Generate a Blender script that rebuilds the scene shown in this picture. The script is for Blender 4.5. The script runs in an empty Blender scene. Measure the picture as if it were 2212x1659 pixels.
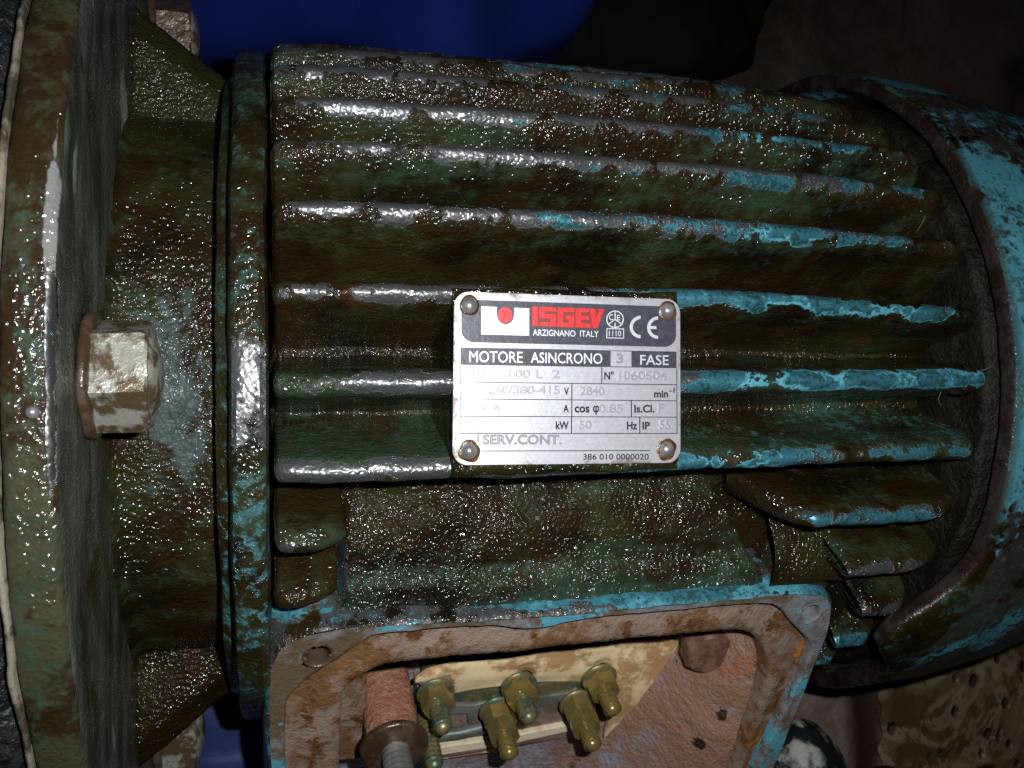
import bpy, math, random
import numpy as np
from mathutils import Vector, Matrix, noise as mnoise

random.seed(7)
S = 0.1                       # one build unit = 100 mm; everything is stored in metres
sc = bpy.context.scene
C = sc.collection
R = math.radians

# ------------------------------------------------------------------ camera
t_, r_ = R(15.2), R(.45)
R0 = Vector((math.cos(t_), 0, math.sin(t_))); U0 = Vector((0, 1, 0))
Fw = Vector((math.sin(t_), 0, -math.cos(t_)))
Rv = R0 * math.cos(r_) - U0 * math.sin(r_); Uv = U0 * math.cos(r_) + R0 * math.sin(r_)
cam = bpy.data.cameras.new('camera'); camo = bpy.data.objects.new('camera', cam); C.objects.link(camo)
camo.matrix_world = Matrix(((Rv.x, Uv.x, -Fw.x, 0), (Rv.y, Uv.y, -Fw.y, -.003 * S), (Rv.z, Uv.z, -Fw.z, 2.81 * S), (0, 0, 0, 1)))
cam.sensor_width = 36; cam.lens = 36 * 1900 / 2212
cam.clip_start = .01; cam.clip_end = 60
cam.dof.use_dof = True; cam.dof.focus_distance = .19; cam.dof.aperture_fstop = 40
sc.camera = camo
# ------------------------------------------------------------------ world and flash
w = bpy.data.worlds.new('World'); sc.world = w; w.use_nodes = True
w.node_tree.nodes['Background'].inputs['Color'].default_value = (.45, .55, .75, 1)
w.node_tree.nodes['Background'].inputs['Strength'].default_value = .0025
fl = bpy.data.lights.new('flash', 'SPOT'); flo = bpy.data.objects.new('flash', fl); C.objects.link(flo)
fl.energy = 2.7; fl.spot_size = R(118); fl.spot_blend = 1.0; fl.shadow_soft_size = .0022
fl.color = (.97, .98, 1.0)
flo.location = Vector((.22, .12, 2.84)) * S
flo.rotation_euler = (Vector((.62, -.10, .8)) * S - flo.location).to_track_quat('-Z', 'Y').to_euler()
sc.view_settings.view_transform = 'Standard'; sc.view_settings.look = 'None'
sc.view_settings.exposure = 0; sc.view_settings.gamma = 1
sc.render.engine = 'CYCLES'
sc.cycles.use_denoising = False; sc.cycles.max_bounces = 4; sc.cycles.diffuse_bounces = 2
sc.cycles.glossy_bounces = 2; sc.cycles.sample_clamp_indirect = 2


# ------------------------------------------------------------------ node helper
class V:
    """A node socket (or a number) with arithmetic."""
    def __init__(s, g, k): s.g, s.k = g, k
    def _m(s, op, b=None, c=None): return s.g.math(op, s, b, c)
    def __add__(s, b): return s._m('ADD', b)
    __radd__ = __add__
    def __sub__(s, b): return s._m('SUBTRACT', b)
    def __rsub__(s, b): return s.g.math('SUBTRACT', b, s)
    def __mul__(s, b): return s._m('MULTIPLY', b)
    __rmul__ = __mul__
    def abs(s): return s._m('ABSOLUTE')
    def ss(s, a, b): return s.g.rng(s, a, b)
    def inv(s): return 1 - s


class Mat:
    def __init__(s, name):
        s.m = bpy.data.materials.new(name); s.m.use_nodes = True
        s.t = s.m.node_tree; s.n = s.t.nodes
        s.b = s.n['Principled BSDF']
        tc = s.n.new('ShaderNodeTexCoord')
        mp = s.n.new('ShaderNodeVectorMath'); mp.operation = 'SCALE'; mp.inputs['Scale'].default_value = 1 / S
        s.t.links.new(tc.outputs['Object'], mp.inputs[0]); s.P = mp.outputs[0]
        sp = s.n.new('ShaderNodeSeparateXYZ'); s.t.links.new(s.P, sp.inputs[0])
        s.x, s.y, s.z = (V(s, sp.outputs[i]) for i in range(3))
        s.h = None

    def put(s, v, inp):
        if isinstance(v, V): s.t.links.new(v.k, inp)
        elif hasattr(v, 'is_output'): s.t.links.new(v, inp)
        elif isinstance(v, tuple): inp.default_value = v + (1,) if len(v) == 3 and len(inp.default_value) == 4 else v
        else: inp.default_value = v

    def math(s, op, a, b=None, c=None):
        n = s.n.new('ShaderNodeMath'); n.operation = op
        for i, v in enumerate((a, b, c)):
            if v is not None: s.put(v, n.inputs[i])
        return V(s, n.outputs[0])

    def rng(s, v, a, b):
        n = s.n.new('ShaderNodeMapRange'); n.interpolation_type = 'SMOOTHSTEP'
        s.put(v, n.inputs['Value'])
        if a < b: n.inputs['From Min'].default_value = a; n.inputs['From Max'].default_value = b
        else:
            n.inputs['From Min'].default_value = b; n.inputs['From Max'].default_value = a
            n.inputs['To Min'].default_value = 1; n.inputs['To Max'].default_value = 0
        return V(s, n.outputs[0])

    def vec(s, scale=(1, 1, 1), off=(0, 0, 0)):
        n = s.n.new('ShaderNodeVectorMath'); n.operation = 'MULTIPLY_ADD'
        s.t.links.new(s.P, n.inputs[0]); n.inputs[1].default_value = scale; n.inputs[2].default_value = off
        return n.outputs[0]

    def noise(s, scale, detail=4, rough=.55, dist=0, vec=None, off=(0, 0, 0)):
        n = s.n.new('ShaderNodeTexNoise')
        s.t.links.new(vec if vec is not None else (s.vec((1, 1, 1), off) if off != (0, 0, 0) else s.P), n.inputs['Vector'])
        n.inputs['Scale'].default_value = scale; n.inputs['Detail'].default_value = detail
        n.inputs['Roughness'].default_value = rough; n.inputs['Distortion'].default_value = dist
        return V(s, n.outputs['Fac'])

    def vor(s, scale, feat='F1', rnd=1, vec=None):
        n = s.n.new('ShaderNodeTexVoronoi'); n.feature = feat
        s.t.links.new(vec if vec is not None else s.P, n.inputs['Vector']); n.inputs['Scale'].default_value = scale
        n.inputs['Randomness'].default_value = rnd
        return V(s, n.outputs['Distance'])

    def mix(s, f, a, b):
        n = s.n.new('ShaderNodeMix'); n.data_type = 'RGBA'
        s.put(f, n.inputs['Factor']); s.put(a, n.inputs['A']); s.put(b, n.inputs['B'])
        return n.outputs['Result'] if False else V(s, n.outputs[2])

    def fmix(s, f, a, b):
        return a + (b - a) * f if isinstance(a, V) or isinstance(b, V) else a + f * (b - a)

    def done(s, col, rough, metal=0., height=None, dist=.0004, spec=.5, strength=1., coat=0., coat_rough=.1, base_bump=1.):
        s.put(col, s.b.inputs['Base Color']); s.put(rough, s.b.inputs['Roughness']); s.put(metal, s.b.inputs['Metallic'])
        s.put(spec, s.b.inputs['Specular IOR Level'])
        s.put(coat, s.b.inputs['Coat Weight']); s.b.inputs['Coat Roughness'].default_value = coat_rough
        if height is not None:
            n = s.n.new('ShaderNodeBump'); s.put(height, n.inputs['Height']); n.inputs['Distance'].default_value = dist
            s.put(strength, n.inputs['Strength'])
            s.t.links.new(n.outputs[0], s.b.inputs['Coat Normal'])
            if base_bump < 1:      # the film of oil is rougher than the metal it lies on
                n = s.n.new('ShaderNodeBump'); s.put(height, n.inputs['Height']); n.inputs['Distance'].default_value = dist * base_bump
            s.t.links.new(n.outputs[0], s.b.inputs['Normal'])
        return s.m


BROWN = (.0165, .0085, .0023); DARK = (.0038, .0027, .0011); OLIVE = (.0235, .0230, .0055); GREEN = (.027, .046, .027)
TEAL = (.10, .34, .42); GREY = (.14, .145, .15); RUST = (.040, .017, .005); CREAM = (.5, .46, .36)


def radius(g): return g.math('SQRT', g.y * g.y + g.z * g.z)


def cast(name, mode, paint=.5, green=.5, oil=.5, grit=1.0, metal=.5):
    """Old teal paint on cast iron under running oil and grime."""
    g = Mat(name)
    big = g.noise(2.3, 6, .6, .4); mid = g.noise(8, 8, .62, .6, off=(3, 1, 7)); fine = g.noise(38, 6, .6, .3)
    grain = g.noise(95, 3, .6); stre = g.noise(6, 6, .6, .4, vec=g.vec((.35, 1.6, 1.6), (9, 2, 1)))
    if mode == 'fin':
        tip = (radius(g) + (mid - .5) * .10 + (big - .5) * .06).ss(.955, .995)
        right = g.x.ss(.25, 1.25)
    elif mode == 'flange':
        tip = (g.x + .347).abs().ss(.016, .003) * (g.y - .02).abs().ss(.34, .12) * 1.1; right = g.x * 0  # streak on the rim edge where its glare is painted in grey
    elif mode == 'ring':
        tip = (g.y + .02).abs().ss(.22, .06) * .95 * (g.x + .088).ss(-.01, .01); right = g.x * 0 + .4  # middle of the ring, its highlight put into the colour as grey
    elif mode == 'cover':
        tip = g.x.ss(1.755, 1.80); right = g.x * 0 + 1
    elif mode == 'neck':
        tip = ((g.y + .03).abs().ss(.36, .06) * (g.x + .20).abs().ss(.12, .03)) * .80; right = g.x * 0
    elif mode == 'pedestal':
        tip = g.x.ss(.21, .15) * .9; right = g.x * 0
    elif mode == 'lip':
        tip = g.x * 0 + .93; right = g.x * 0 + 1
    else:
        tip = g.x * 0; right = g.x.ss(.3, 1.4)
    col = g.mix((mid * .5 + big * .6).ss(.47, .66), BROWN, OLIVE)
    col = g.mix((g.noise(3.1, 5, .6, .5, off=(5, 5, 2)) + (fine - .5) * .15).ss(.46, .64) * .85, col, DARK)
    if mode == 'flange':
        col = g.mix((mid * .5 + big * .5 + (fine - .5) * .2).ss(.46, .56), (.028, .017, .007), (.056, .054, .030))
        col = g.mix((g.noise(4, 6, .62, .5, vec=g.vec((2.5, .6, .6), (1, 1, 8))) + (fine - .5) * .5).ss(.54, .66) * .8, col, (.042, .074, .050))
    zone = (g.y + .10).abs().ss(.19, .07) if mode in ('fin', 'body') else (g.y.ss(-.36, -.47) * .9 if mode == 'pedestal' else g.x * 0 + .6)
    gm = (zone * .14 - .09 + (radius(g).ss(.80, .97) * .11 if mode == 'fin' else 0) + fine * .30 + mid * .35 + stre * .6 + big * .35).ss(.84 - .12 * green, 1.02 - .10 * green)  # greener upper fin flanks: paint tone that also stands in for light
    col = g.mix(gm * .85, col, GREEN)
    speck = (fine + (mid - .5) * .8 + (g.noise(80, 3) - .5) * .5).ss(.56, .66) * green
    col = g.mix(speck * (right * .75 + .12) * (zone * .9 + .10), col, (.06, .19, .18))
    col = g.mix((g.noise(5, 6, .65, .6, off=(1, 8, 3)) + (grain - .5) * .15).ss(.58, .70) * .5, col, RUST if mode != 'fin' else (.07, .028, .008))
    if mode == 'neck': col = g.mix((tip * .7 + (mid - .5) * 1.4 + (fine - .5) * .9).ss(.22, .55) * .75, col, (.058, .088, .084))  # grey-teal sheen painted on the middle of the bell
    # worn bare metal along raised edges (flange, ring, neck: painted highlights), then flakes of teal paint
    mm = (tip + (mid - .5) * 1.6 + (fine - .5) * .8).ss(.74, .92) * metal
    col = g.mix(mm, col, GREY)
    mid_fins = g.y.abs().ss(.44, .14) if mode == 'fin' else g.x * 0 + .4
    pm = (tip * (right * (mid_fins * .42 + .30) + .36) + (stre - .5) * 2.4 + (fine - .5) * .8 + (mid - .5) * 1.2).ss(.97 - .45 * paint, 1.04 - .45 * paint) * tip.ss(.02, .3)
    if mode == 'neck': pm = ((stre - .5) * 1.2 + (fine - .5) * 1.6 + tip * .5).ss(.42, .60) * 0
    if mode == 'ring': pm = ((g.y + .42).abs().ss(.50, .1) * .30 + (stre - .5) * .9 + (fine - .5) * 1.6).ss(.26, .56) * .6
    if mode == 'cover': pm = (g.noise(2.0, 5, .6, .6, vec=g.vec((1, 1, 1), (2, 7, 1))) + (fine - .5) * .35 + (g.y).ss(-.2, -.9) * -.13).ss(.445, .505) * tip
    dirt = ((grain - .5) * .7 + (fine - .5) * .9 + mid * .6 + stre * .5).ss(.56, .72)
    paintc = g.mix(dirt * .75, g.mix(fine.ss(.3, .7), (.065, .27, .34), TEAL), (.025, .075, .065))
    col = g.mix(pm, col, paintc)
    if mode == 'flange':     # pale putty smears left on the edge and face
        ang = g.y - .22
        sm = (((g.y - .26).abs() * .9 + (g.x + .350).abs() * 11 + (fine - .5) * .16 + (mid - .5) * .45)).ss(.15, .12)
        col = g.mix(sm, col, (.20, .20, .20))
        face = (g.x + .3412).ss(0, .0015)
        radial = g.noise(9, 5, .6, .2, vec=g.vec((.3, .35, 1.6), (2, 2, 2)))
        fc = g.mix(radial.ss(.35, .65), (.022, .028, .020), (.085, .098, .078))
        sm2 = g.noise(7, 3, .5, .4, vec=g.vec((1.5, .45, 1.1), (4, 4, 1))).ss(.70, .73)
        fc = g.mix(sm2, fc, (.24, .23, .19))
        col = g.mix(face, col, fc)
        dry = face * .35
    elif mode == 'cover': dry = g.x * 0 + .75
    else: dry = g.x * 0
    dry = dry + pm * .45
    wet = g.noise(4.2, 4, .6, .3, off=(7, 3, 3)).ss(.38, .55)
    rough = (wet * -.10 + .33) + dry * .30 + (grain - .5) * .1
    n1 = g.noise(100, 0, .5, .3, off=(2, 9, 4)); n2 = g.noise(36, 1, .5, .4, off=(4, 1, 4)); n3 = g.noise(9, 2, .5, .3, off=(7, 1, 4))
    bead = g.noise(6, 4, .6, .4, off=(1, 2, 13)).ss(.38, .54)
    drops = g.vor(70).ss(.60, .0)
    n4 = g.noise(150, 0, .5)
    hgt = (n1 * .95 + n2 * .60 + n3 * .9 + n4 * .52 + drops * .30 * bead) * (1 - .35 * dry) * (1 - .60 * pm) * (1 - .55 * mm) * grit
    rough = (fine - .5) * .3 + .55
    return g.done(col, rough - mm * .20, mm * .85, hgt, .00075, spec=.10 + mm * .3, coat=(1 - dry) * (.22 + .78 * bead), coat_rough=.155, base_bump=.4)


M = {}
M['fin'] = cast('oily_finned_casting', 'fin', .64, .60, .6, .9, .8)
M['body'] = cast('oily_casting', 'body', .3, .12, .9, 1.25)
M['flange'] = cast('oily_flange_casting', 'flange', .30, .5, .6, .62, 1.0)
M['ring'] = cast('oily_ring_casting', 'ring', .42, .8, .7, .75, .85)
M['neck'] = cast('oily_bell_casting', 'neck', .3, .45, .7, 1.0, .25)
M['pedestal'] = cast('oily_pedestal_casting', 'pedestal', 0, .95, .8, 1.15, .9)
M['cover'] = cast('fan_cover_paint', 'cover', .7, .5, .2, .5, .2)
M['lip'] = cast('terminal_box_paint', 'lip', .62, .9, .3, .7, .55)


def simple(name, base, rough, metal=0, bump=0, scale=60, var=None, varamt=.5, vscale=12, spec=.5, dist=.0003, coat=0):
    g = Mat(name); n = g.noise(vscale, 6, .62, .5); f = g.noise(scale, 4, .6)
    col = g.mix((n + (f - .5) * .4).ss(.44, .58) * varamt, base, var or base)
    return g.done(col, rough, metal, (f * 1.0 + n * .8) * bump if bump else None, dist, spec, coat=coat)


M['shadeiron'] = simple('shaded_oily_iron', (.006, .0045, .0025), .5, 0, 1.6, 60, (.014, .012, .007), .6, 10, .2, .0006)  # oily iron, colour darkened for the shade behind the cover rim
M['steel'] = simple('worn_zinc_steel', (.34, .34, .30), .34, .35, 1.0, 50, (.09, .06, .025), .95, 14)
M['oldsteel'] = simple('dark_rusty_steel', (.10, .065, .045), .28, .2, 1, 40, (.05, .025, .012), .8, 12, .6)
M['brass'] = simple('dull_brass', (.30, .225, .075), .26, .5, .35, 60, (.22, .18, .07), .8, 16)
M['brassgreen'] = simple('verdigris_brass', (.30, .26, .12), .4, .6, .4, 60, (.10, .17, .13), .9, 14)
M['fibre'] = simple('red_fibre_sleeve', (.36, .15, .10), .75, 0, 2.2, 75, (.42, .24, .14), .8, 20, .25, .0006)
M['sheet'] = simple('pale_insulating_board', (.95, .76, .45), .5, 0, .4, 40, (.50, .28, .12), .9, 6, .35)
M['pale'] = simple('pale_cream_strip', (.80, .70, .50), .5, 0, .3, 40, (.5, .36, .2), .6, 8)
M['block'] = simple('terminal_block_plastic', (.24, .17, .14), .5, 0, .5, 40, (.13, .08, .06), .8, 9)
M['link'] = simple('grey_metal_link', (.38, .40, .37), .35, .6, .3, 40, (.2, .2, .17), .7, 12)
M['rusthead'] = simple('rusty_bolt_head', (.22, .12, .085), .5, 0, 1.2, 60, (.12, .055, .035), .8, 16, .4)
M['gasket'] = simple('cream_gasket', (.26, .23, .17), .6, 0, 1.6, 40, (.05, .04, .03), .95, 7, .3)
M['cable'] = simple('grey_cable', (.12, .15, .13), .4, 0, .3, 40, (.06, .06, .04), .7, 9)
M['rivet'] = simple('dark_steel_rivet', (.36, .36, .37), .30, .6, .25, 60, (.10, .09, .08), .5, 20)
M['pump'] = simple('oily_pump_casting', (.012, .016, .016), .35, 0, 2.5, 45, (.035, .04, .036), .7, 9, .6, .0006)
M['ink'] = simple('black_plate_ink', (.030, .033, .045), .42, 0, .15, 120, (.05, .055, .07), .6, 60)
M['grime'] = simple('brown_grime', (.10, .05, .015), .25, 0, 1, 60, (.03, .015, .005), .8, 30)
M['edge'] = simple('dark_rusted_edge', (.014, .008, .006), .28, 0, 1, 60, (.030, .022, .022), .8, 10, .6)
M['ink2'] = simple('grey_line_ink', (.018, .018, .026), .6, spec=.2)
M['inkgrey'] = simple('faded_grey_ink', (.25, .25, .27), .45)
M['red'] = simple('red_plate_ink', (.62, .018, .022), .4, 0, .2, 120, (.48, .02, .025), .7, 70)
M['darkred'] = simple('dark_red_ink', (.17, .02, .015), .45)
M['hair'] = simple('dry_fibre', (.16, .14, .09), .5)


def plate_mat(name, k=1.0, rough=.40):
    g = Mat(name)
    br = g.noise(30, 4, .6, vec=g.vec((.25, 6, 6))); f = g.noise(120, 3, .6); big = g.noise(4, 3)
    col = g.mix(br, (.42 * k, .43 * k, .455 * k), (.55 * k, .55 * k, .575 * k))
    ex = g.math('MAXIMUM', (g.x - .622).abs() * 1.0 - .236, (g.y - .005).abs() - .162)
    dn = g.noise(18, 6, .65, .6); dirt = (ex * 22 + (dn - .5) * 2.4 + (f - .5) * .8).ss(.25, .75)
    col = g.mix(dirt * .75, col, (.10, .065, .03))
    scr = g.noise(7, 2, .5, .2, vec=g.vec((1, 9, 1), (3, 1, 1))).ss(.68, .70) * g.noise(9, 2).ss(.5, .6)
    col = g.mix(scr * .35, col, (.25, .24, .23))
    return g.done(col, (f - .5) * .2 + rough + dirt * .15, .55, f * .5 + br * .3, .00003, .5)


M['plate'] = plate_mat('brushed_aluminium'); M['printwhite'] = plate_mat('bare_aluminium_print', 1.35, .42)

g = Mat('inner_casting_paint')
a, b_, c_ = g.noise(3.5, 6, .6, .4), g.noise(14, 6, .65, .4), g.noise(60, 4, .6)
col = g.mix(b_.ss(.35, .65), (.32, .32, .38), (.25, .23, .25))
col = g.mix((a * .6 + b_ * .4 + (g.x - 1.0) * .15).ss(.36, .56) * .85, col, (.33, .165, .09))
col = g.mix((g.noise(4, 5, .6, .5, off=(2, 4, 9)) + (g.x - 1.2) * .2 + (c_ - .5) * .5).ss(.60, .72), col, (.40, .13, .05))
col = g.mix((g.noise(11, 4, .6, .6, off=(6, 1, 2)) + (c_ - .5) * .3).ss(.68, .72), col, (.035, .012, .006))
pit = (g.vor(9) + (c_ - .5) * .25).ss(.22, .15) * (g.noise(3, 3, off=(5, 1, 1)) + (g.x - 1.2) * .3).ss(.48, .56)
col = g.mix(pit, col, (.035, .014, .008))
M['inner'] = g.done(col, .38, 0, c_ * 1.4 + b_ * 1.8 + a * 2 - pit * 1.0, .0007, .45)

g = Mat('rusty_gasket_seat')
a, b_, c_ = g.noise(5, 7, .65, .6), g.noise(16, 6, .65, .4), g.noise(70, 4, .65)
col = g.mix((a * .6 + b_ * .5).ss(.48, .60), (.27, .20, .155), (.17, .085, .035))
col = g.mix((b_ + (c_ - .5) * .4).ss(.55, .66), col, (.10, .04, .015))
col = g.mix((g.noise(3.6, 4, .6, .4, off=(8, 2, 2)) + (b_ - .5) * .5 + (g.x - .7) * .05).ss(.66, .70), col, (.42, .15, .03))
M['seat'] = g.done(col, a.ss(.3, .7) * .25 + .28, 0, c_ * 1.2 + b_ * 1.6 + a, .0005, .45)

g = Mat('worn_rim_face')
a, b_, c_ = g.noise(4.5, 7, .65, .6), g.noise(16, 6, .65, .4), g.noise(70, 4, .65)
col = g.mix((a * .6 + b_ * .5).ss(.48, .60), (.20, .20, .21), (.12, .085, .05))
col = g.mix((g.noise(4, 6, .65, .5, off=(2, 2, 5)) + (c_ - .5) * .25).ss(.53, .56), col, TEAL)
M['rim'] = g.done(col, .38, 0, c_ * 1.0 + b_ * 1.3, .0004, .5)

g = Mat('blue_cotton')
wv = g.noise(5, 5, .6, .3); f = g.noise(160, 2)
M['blue'] = g.done(g.mix(wv, (.0026, .0078, .078), (.0052, .0155, .138)), .9, 0, f, .0003, .15)
g = Mat('navy_fabric')
M['navy'] = g.done(g.mix(g.noise(6, 5), (.012, .020, .08), (.04, .055, .17)), .6, 0, g.noise(20, 4), .0006, .3)
M['nearblack'] = simple('near_black_matte', (.0012, .0022, .0018), .85, 0, 1, 30, spec=.15)

g = Mat('smeared_black_leather')
sm = (g.noise(2.6, 5, .6, 1.2, off=(1, 3, 0)) + (g.noise(14, 4) - .5) * .4).ss(.47, .56)
M['boot'] = g.done(g.mix(sm, (.008, .012, .012), (.42, .42, .38)), .5, 0, g.noise(14, 5), .001, .4)

g = Mat('oily_concrete')
a, b_, c_ = g.noise(.45, 6, .6, .5), g.noise(2.6, 7, .65, .5), g.noise(14, 5, .6)
col = g.mix((a * .5 + b_ * .5).ss(.40, .60), (.026, .018, .014), (.060, .044, .036))
col = g.mix((b_ + (c_ - .5) * .3).ss(.60, .70), col, (.07, .05, .045))
M['floor'] = g.done(col, b_.ss(.3, .7) * .4 + .35, 0, b_ + c_ * .5, .002, .35)

g = Mat('slab_concrete')
a, b_, c_ = g.noise(1.6, 6, .6, .5), g.noise(6, 6, .65, .5), g.noise(30, 4, .6)
col = g.mix((a * .5 + b_ * .5).ss(.40, .60), (.13, .09, .075), (.24, .185, .165))
col = g.mix((b_ + (c_ - .5) * .3).ss(.60, .68), col, (.05, .032, .027))
col = g.mix((g.x - 2.42 + (b_ - .5) * .12).abs().ss(.13, .04), col, (.04, .022, .018))
M['slab'] = g.done(col, .42, 0, b_ + c_ * .5, .001, .45)
g = Mat('oily_foam')
wob = g.vec((1.0, .8, 1))
a = g.noise(1.6, 5, .6, .6); b_ = g.noise(7, 5, .6, .8)
cell = g.vor(5.2, 'F1', 1, wob); cell2 = g.vor(11, 'F1', 1, wob)
hole = (cell + (b_ - .5) * .25).ss(.36, .18) * a.ss(.40, .50)
hole2 = (cell2 + (b_ - .5) * .2).ss(.30, .14) * g.noise(2.2, 3, off=(4, 4, 4)).ss(.44, .54)
vein = (g.noise(2.4, 6, .62, 1.6, off=(3, 0, 1)) - .5).abs().ss(.05, .0)
col = g.mix((a * .6 + b_ * .4).ss(.42, .58), (.075, .045, .018), (.16, .12, .07))
col = g.mix(vein * .45, col, (.34, .29, .20))
col = g.mix(g.math('MAXIMUM', hole, hole2) * .8, col, (.034, .021, .008))
M['foam'] = g.done(col, hole * -.2 + .40, 0, (hole + hole2) * -1 + b_ * .6, .002, .5)


g = Mat('oil_drop')
M['drop'] = g.done((.05, .03, .01), .06, 0, None, spec=.9)


# ------------------------------------------------------------------ mesh helpers
def jit(v, amp, scale, seed=0.):
    o = mnoise.noise_vector(Vector((v[0] * scale + seed, v[1] * scale + seed * 1.7, v[2] * scale)))
    return (v[0] + o.x * amp, v[1] + o.y * amp, v[2] + o.z * amp)


def make(name, vf, mat, parent=None, smooth=True, jitter=None, mats=None, midx=None, sharp=None):
    vs, fs = vf
    if jitter:
        for a, s in jitter: vs = [jit(v, a, s, 3.1) for v in vs]
    me = bpy.data.meshes.new(name)
    me.from_pydata([(v[0] * S, v[1] * S, v[2] * S) for v in vs], [], fs)
    if smooth: me.polygons.foreach_set('use_smooth', [True] * len(fs))
    for m in (mats or [mat]): me.materials.append(M[m])
    if midx: me.polygons.foreach_set('material_index', midx)
    if smooth and sharp: me.set_sharp_from_angle(angle=R(sharp))
    me.validate(); me.update()
    o = bpy.data.objects.new(name, me); C.objects.link(o)
    if parent is not None: o.parent = parent
    return o


def gridf(rows, close_u=False, close_v=False):
    nu, nv = len(rows), len(rows[0]); vs = [p for r in rows for p in r]; fs = []
    for i in range(nu if close_u else nu - 1):
        for j in range(nv if close_v else nv - 1):
            a = i * nv + j; b = i * nv + (j + 1) % nv; c = ((i + 1) % nu) * nv + (j + 1) % nv; d = ((i + 1) % nu) * nv + j
            fs.append((a, b, c, d))
    return vs, fs


def cat(*parts):
    vs, fs = [], []
    for v, f in parts:
        k = len(vs); vs += list(v); fs += [tuple(i + k for i in q) for q in f]
    return vs, fs


def dens(prof, step):
    out = []
    for (a, b) in zip(prof, prof[1:]):
        n = max(1, int(math.dist(a, b) / step))
        out += [tuple(a[k] + (b[k] - a[k]) * i / n for k in range(len(a))) for i in range(n)]
    return out + [prof[-1]]


def lathe(prof, seg=96, t0=0., t1=360., xoff=None):
    full = abs(t1 - t0 - 360) < 1e-6
    rows = []
    for i in range(seg if full else seg + 1):
        th = R(t0 + (t1 - t0) * i / seg)
        rows.append([(x + (xoff(math.degrees(th), x) if xoff else 0), r * math.sin(th), r * math.cos(th)) for x, r in prof])
    return gridf(rows, close_u=full)


def frame(vf, o, ex, ey, ez):
    return [tuple(o[k] + ex[k] * v[0] + ey[k] * v[1] + ez[k] * v[2] for k in range(3)) for v in vf[0]], vf[1]


def zlathe(prof, seg=48):   # prof (r, z)
    rows = [[(r * math.cos(2 * math.pi * i / seg), r * math.sin(2 * math.pi * i / seg), z) for r, z in prof] for i in range(seg)]
    return gridf(rows, close_u=True)


def prism(pts, z0, z1, ch=0.):
    """Extrude a 2D outline z0..z1, with a small chamfer round the top."""
    n = len(pts); cx = sum(p[0] for p in pts) / n; cy = sum(p[1] for p in pts) / n
    def inset(k):
        out = []
        for i in range(n):
            a, b, c = Vector(pts[i - 1]), Vector(pts[i]), Vector(pts[(i + 1) % n])
            e1 = (b - a).normalized(); e2 = (c - b).normalized()
            nn = Vector((-(e1 + e2).y, (e1 + e2).x))
            if nn.length < 1e-6: nn = Vector((-e1.y, e1.x))
            nn.normalize()
            if (b + nn * 1e-3 - Vector((cx, cy))).length > (b - Vector((cx, cy))).length: nn = -nn
            out.append(b + nn * k)
        return out
    rows = [[(p[0], p[1], z0) for p in pts], [(p[0], p[1], z1 - ch) for p in pts]]
    if ch: rows.append([(p[0], p[1], z1 - ch * .3) for p in inset(ch * .3)]); rows.append([(p[0], p[1], z1) for p in inset(ch)])
    vs, fs = gridf(rows, close_v=True)
    k = len(vs); fs.append(tuple(range(k - n, k))); fs.append(tuple(range(n - 1, -1, -1)))
    return vs, fs


def hexp(rad, h, ch=.006, rot=0):
    """Hex head from z=0 to z=h with the corner chamfer of a real nut."""
    rows = []
    seg = 48
    for z, cut in ((0, 9), (h * .02, 9), (h - ch * 1.2, 9), (h - ch * .5, rad * .965), (h, rad * .88)):
        row = []
        for i in range(seg):
            a = 2 * math.pi * i / seg; q = (a % (math.pi / 3)) - math.pi / 6
            rr = min(rad * math.cos(math.pi / 6) / math.cos(q), cut)
            row.append((rr * math.cos(a + rot), rr * math.sin(a + rot), z))
        rows.append(row)
    rows.append([(0, 0, h)] * seg)
    vs, fs = gridf(rows, close_v=True)
    return vs, fs


def thread(rad, z0, z1, pitch=.016, dome=True):
    prof = []; z = z0
    while z < z1:
        prof += [(rad * .84, z), (rad, z + pitch * .4), (rad, z + pitch * .6)]; z += pitch
    if dome: prof += [(rad * .84, z1), (rad * .86, z1 + rad * .15), (rad * .7, z1 + rad * .5), (rad * .4, z1 + rad * .75), (.0001, z1 + rad * .85)]
    else: prof += [(rad * .84, z1), (.0001, z1)]
    return zlathe(prof, 32)


def empty(name, loc=(0, 0, 0)):
    o = bpy.data.objects.new(name, None); o.empty_display_size = .02; C.objects.link(o); return o


def tag(o, label, catg=None, group=None, kind=None):
    o['label'] = label
    if catg: o['category'] = catg
    if group: o['group'] = group
    if kind: o['kind'] = kind
    return o


# ------------------------------------------------------------------ the motor
motor = tag(empty('electric_motor'), 'oil soaked finned electric motor in flaking teal paint with open terminal box', 'electric motor')

# stator housing with a slightly lumpy valley floor
make('housing', lathe(dens([(-.02, .5), (-.005, .72), (.02, .74), (1.74, .74), (1.76, .70)], .02), 200), 'body', motor,
     jitter=[(.012, 5), (.006, 16)])


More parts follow.
